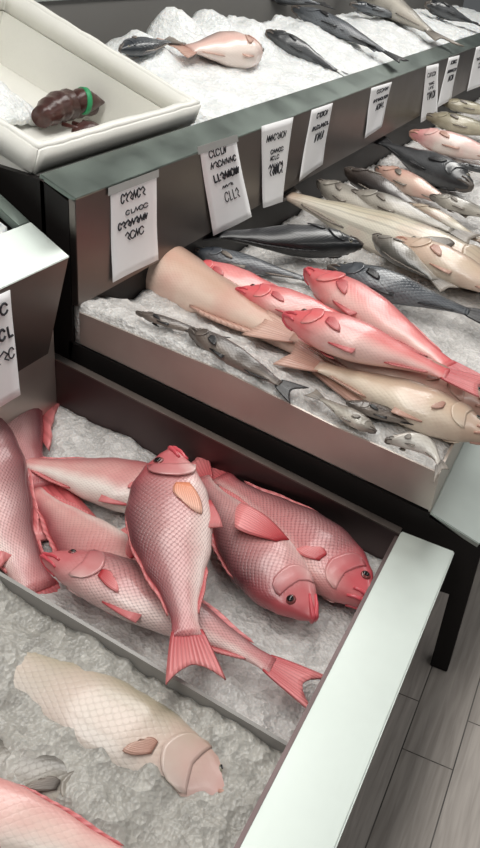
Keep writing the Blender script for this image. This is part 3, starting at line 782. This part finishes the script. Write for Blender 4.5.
FA('tan_fish', 'beige pink fish at the right picture edge above the dark scaled fish', fa(396, 240, .09), fa(560, 320, .06), 'tan2', 'fin_tan', 'bass', 1, 1.1)
FA('small_grey_fish', 'grey fish head with open jaw in front of the beige pink fish', fa(373, 236, .09), fa(450, 290, .06), 'silver', 'fin_grey', 'bass', -1, 1.2)
pile = [((318, 182), (415, 236), 'silver', 1), ((345, 170), (440, 220), 'brown', -1), ((350, 192), (475, 240), 'silver', 1), ((376, 168), (475, 216), 'tan', 1),
        ((405, 205), (500, 250), 'striped', -1), ((430, 196), (520, 226), 'silver', 1)]
plab = ['grey fish at the left end of the grey pile near the fourth price tag', 'dark brown fish at the back of the grey pile', 'silver grey fish at the front of the grey pile',
        'pinkish fish on top of the grey pile', 'pale striped fish on the aisle side of the grey pile', 'silver fish at the right edge beyond the grey pile']
for i, ((h, t, sk, ds), lb) in enumerate(zip(pile, plab)):
    FA('grey_fish', lb, fa(*h, .05 + .015 * (i % 3)), fa(*t, .05 + .012 * (i % 3)), sk, 'fin_grey', 'bass', ds, 1.0)
FA('dark_fish', 'dark smooth grey fish behind the grey pile under the sixth price tag', fa(472, 188, .07), fa(370, 136, .05), 'black_fish', 'fin_black', 'bass', -1, 1.1)
FA('pale_pink_fish', 'pale pink fish beyond the dark smooth fish', fa(410, 133, .06), fa(540, 170, .06), 'pinkwhite', 'fin_tan', 'bass', 1, 1.1)
FA('olive_fish', 'olive brown fish farthest along the middle tray under the last price tags', fa(425, 116, .06), fa(530, 142, .06), 'olive', 'fin_grey', 'bass', 1, 1.1)
FA('dark_fish', 'small black fish at the right edge beside the pale pink fish', fa(455, 164, .06), fa(520, 178, .06), 'black_fish', 'fin_black', 'long', 1, .9)
FA('olive_fish', 'dark olive fish at the far right edge of the middle tray', fa(440, 102, .06), fa(520, 118, .06), 'olive', 'fin_grey', 'bass', 1, 1.0)
# small fish along the end plate
FA('small_fish', 'thin dark small fish near the left end of the steel plate', fa(136, 312, .10), fa(228, 342, .09), 'brown', 'fin_black', 'long', 1, .8)
FA('small_fish', 'dark mottled small fish above the middle of the steel plate', fa(190, 330, .10), fa(300, 396, .06), 'brown', 'fin_black', 'long', 1, 1.3)
FA('small_fish', 'grey small fish lying on the steel plate edge below the beige fish', fa(376, 432, .045), fa(310, 392, .04), 'silver', 'fin_grey', 'bass', -1, 1.1)
FA('small_fish', 'dark brown small fish between the beige fish and the curled pale one', fa(346, 402, .04), fa(446, 432, .03), 'brown', 'fin_black', 'bass', 1, .85)
FA('small_fish', 'curled pale small fish at the tray corner, tail hanging over the steel', fa(386, 440, .075), fa(441, 477, .06), 'pale_silver', 'fin_grey', 'long', 1, 2.3, bend=.40)

# upper shelf
gT = 'fish in the white ice on the upper shelf'
def FT(name, label, h, t, skin, fin, prof='bass', dorsal=1, depth=1.0, **kw):
    return fish(name, label, 'fish', gT, h, t, skin, fin, prof, dorsal, depth, NTp, pec=fin, eye='eye_grey', lip='lip_grey', pec_len=.5, pec_out=.03, **kw)
FT('pale_pink_fish', 'pale pink bellied fish in the ice right of the foam box', ft(260, 52, .05), ft(172, 48, .05), 'pinkbelly', 'fin_tan', 'bass', -1, 1.7)
FT('small_grey_fish', 'small dark grey fish between the white foam box and the pale pink bellied fish', ft(120, 50, .05), ft(178, 40, .06), 'sea_bass', 'fin_grey', 'bass', -1, 1.0)
FT('dark_fish', 'dark smooth fish lying alone in the middle of the upper ice', ft(266, 32, .05), ft(350, 78, -.01), 'black_fish', 'fin_black', 'bass', 1, 1.35)
FT('dark_fish', 'large dark fish on the upper ice, arched over its smaller neighbour', ft(292, 8, .05), ft(404, 62, .05), 'sea_bass', 'fin_black', 'bass', 1, .95, bend=.06)
FT('small_dark_fish', 'small dark fish in front of the large arched one', ft(326, 20, .06), ft(378, 52, .04), 'black_fish', 'fin_black', 'bass', 1, 1.1)
FT('silver_fish', 'long silver fish at the far right of the upper ice', ft(350, -18, .08), ft(450, 44, .05), 'silver', 'fin_grey', 'long', 1, 1.4)
FT('small_dark_fish', 'thin dark fish behind the large arched one', ft(350, 4, .05), ft(418, 22, .03), 'sea_bass', 'fin_black', 'long', 1, .8)
FT('small_dark_fish', 'dark fish at the far end of the upper shelf by the wall', ft(425, 4, .06), ft(482, 26, .03), 'black_fish', 'fin_black', 'bass', 1, 1.3)
FT('small_dark_fish', 'dark grey fish at the top edge above the pale pink fish', ft(262, -8, .02), ft(330, 6, .02), 'sea_bass', 'fin_black', 'bass', 1, 1.0)

# ------------------------------------------------------------------ light
def area(name, loc, size, sizey, power, col=(1, 0.98, 0.94), rot=(0, 0, 0)):
    l = bpy.data.lights.new(name, 'AREA'); l.shape = 'RECTANGLE'; l.size = size; l.size_y = sizey; l.energy = power; l.color = col
    o = bpy.data.objects.new(name, l); COL.objects.link(o); o.location = loc; o.rotation_euler = rot; return o
for i, x in enumerate((-0.8, 1.9, 4.6, 7.3)):
    area('ceiling_tube', (x, 0.85, 3.1), 2.5, 0.8, 43)
    area('ceiling_tube', (x, -2.2, 3.1), 2.5, 0.5, 20)
w = bpy.data.worlds.new('world'); scene.world = w; w.use_nodes = True
w.node_tree.nodes['Background'].inputs[0].default_value = (0.93, 0.97, 1.0, 1); w.node_tree.nodes['Background'].inputs[1].default_value = 0.10

vs = scene.view_settings
vs.view_transform = 'Standard'; vs.look = 'None'; vs.exposure = 0.0; vs.gamma = 1.0; vs.use_curve_mapping = False
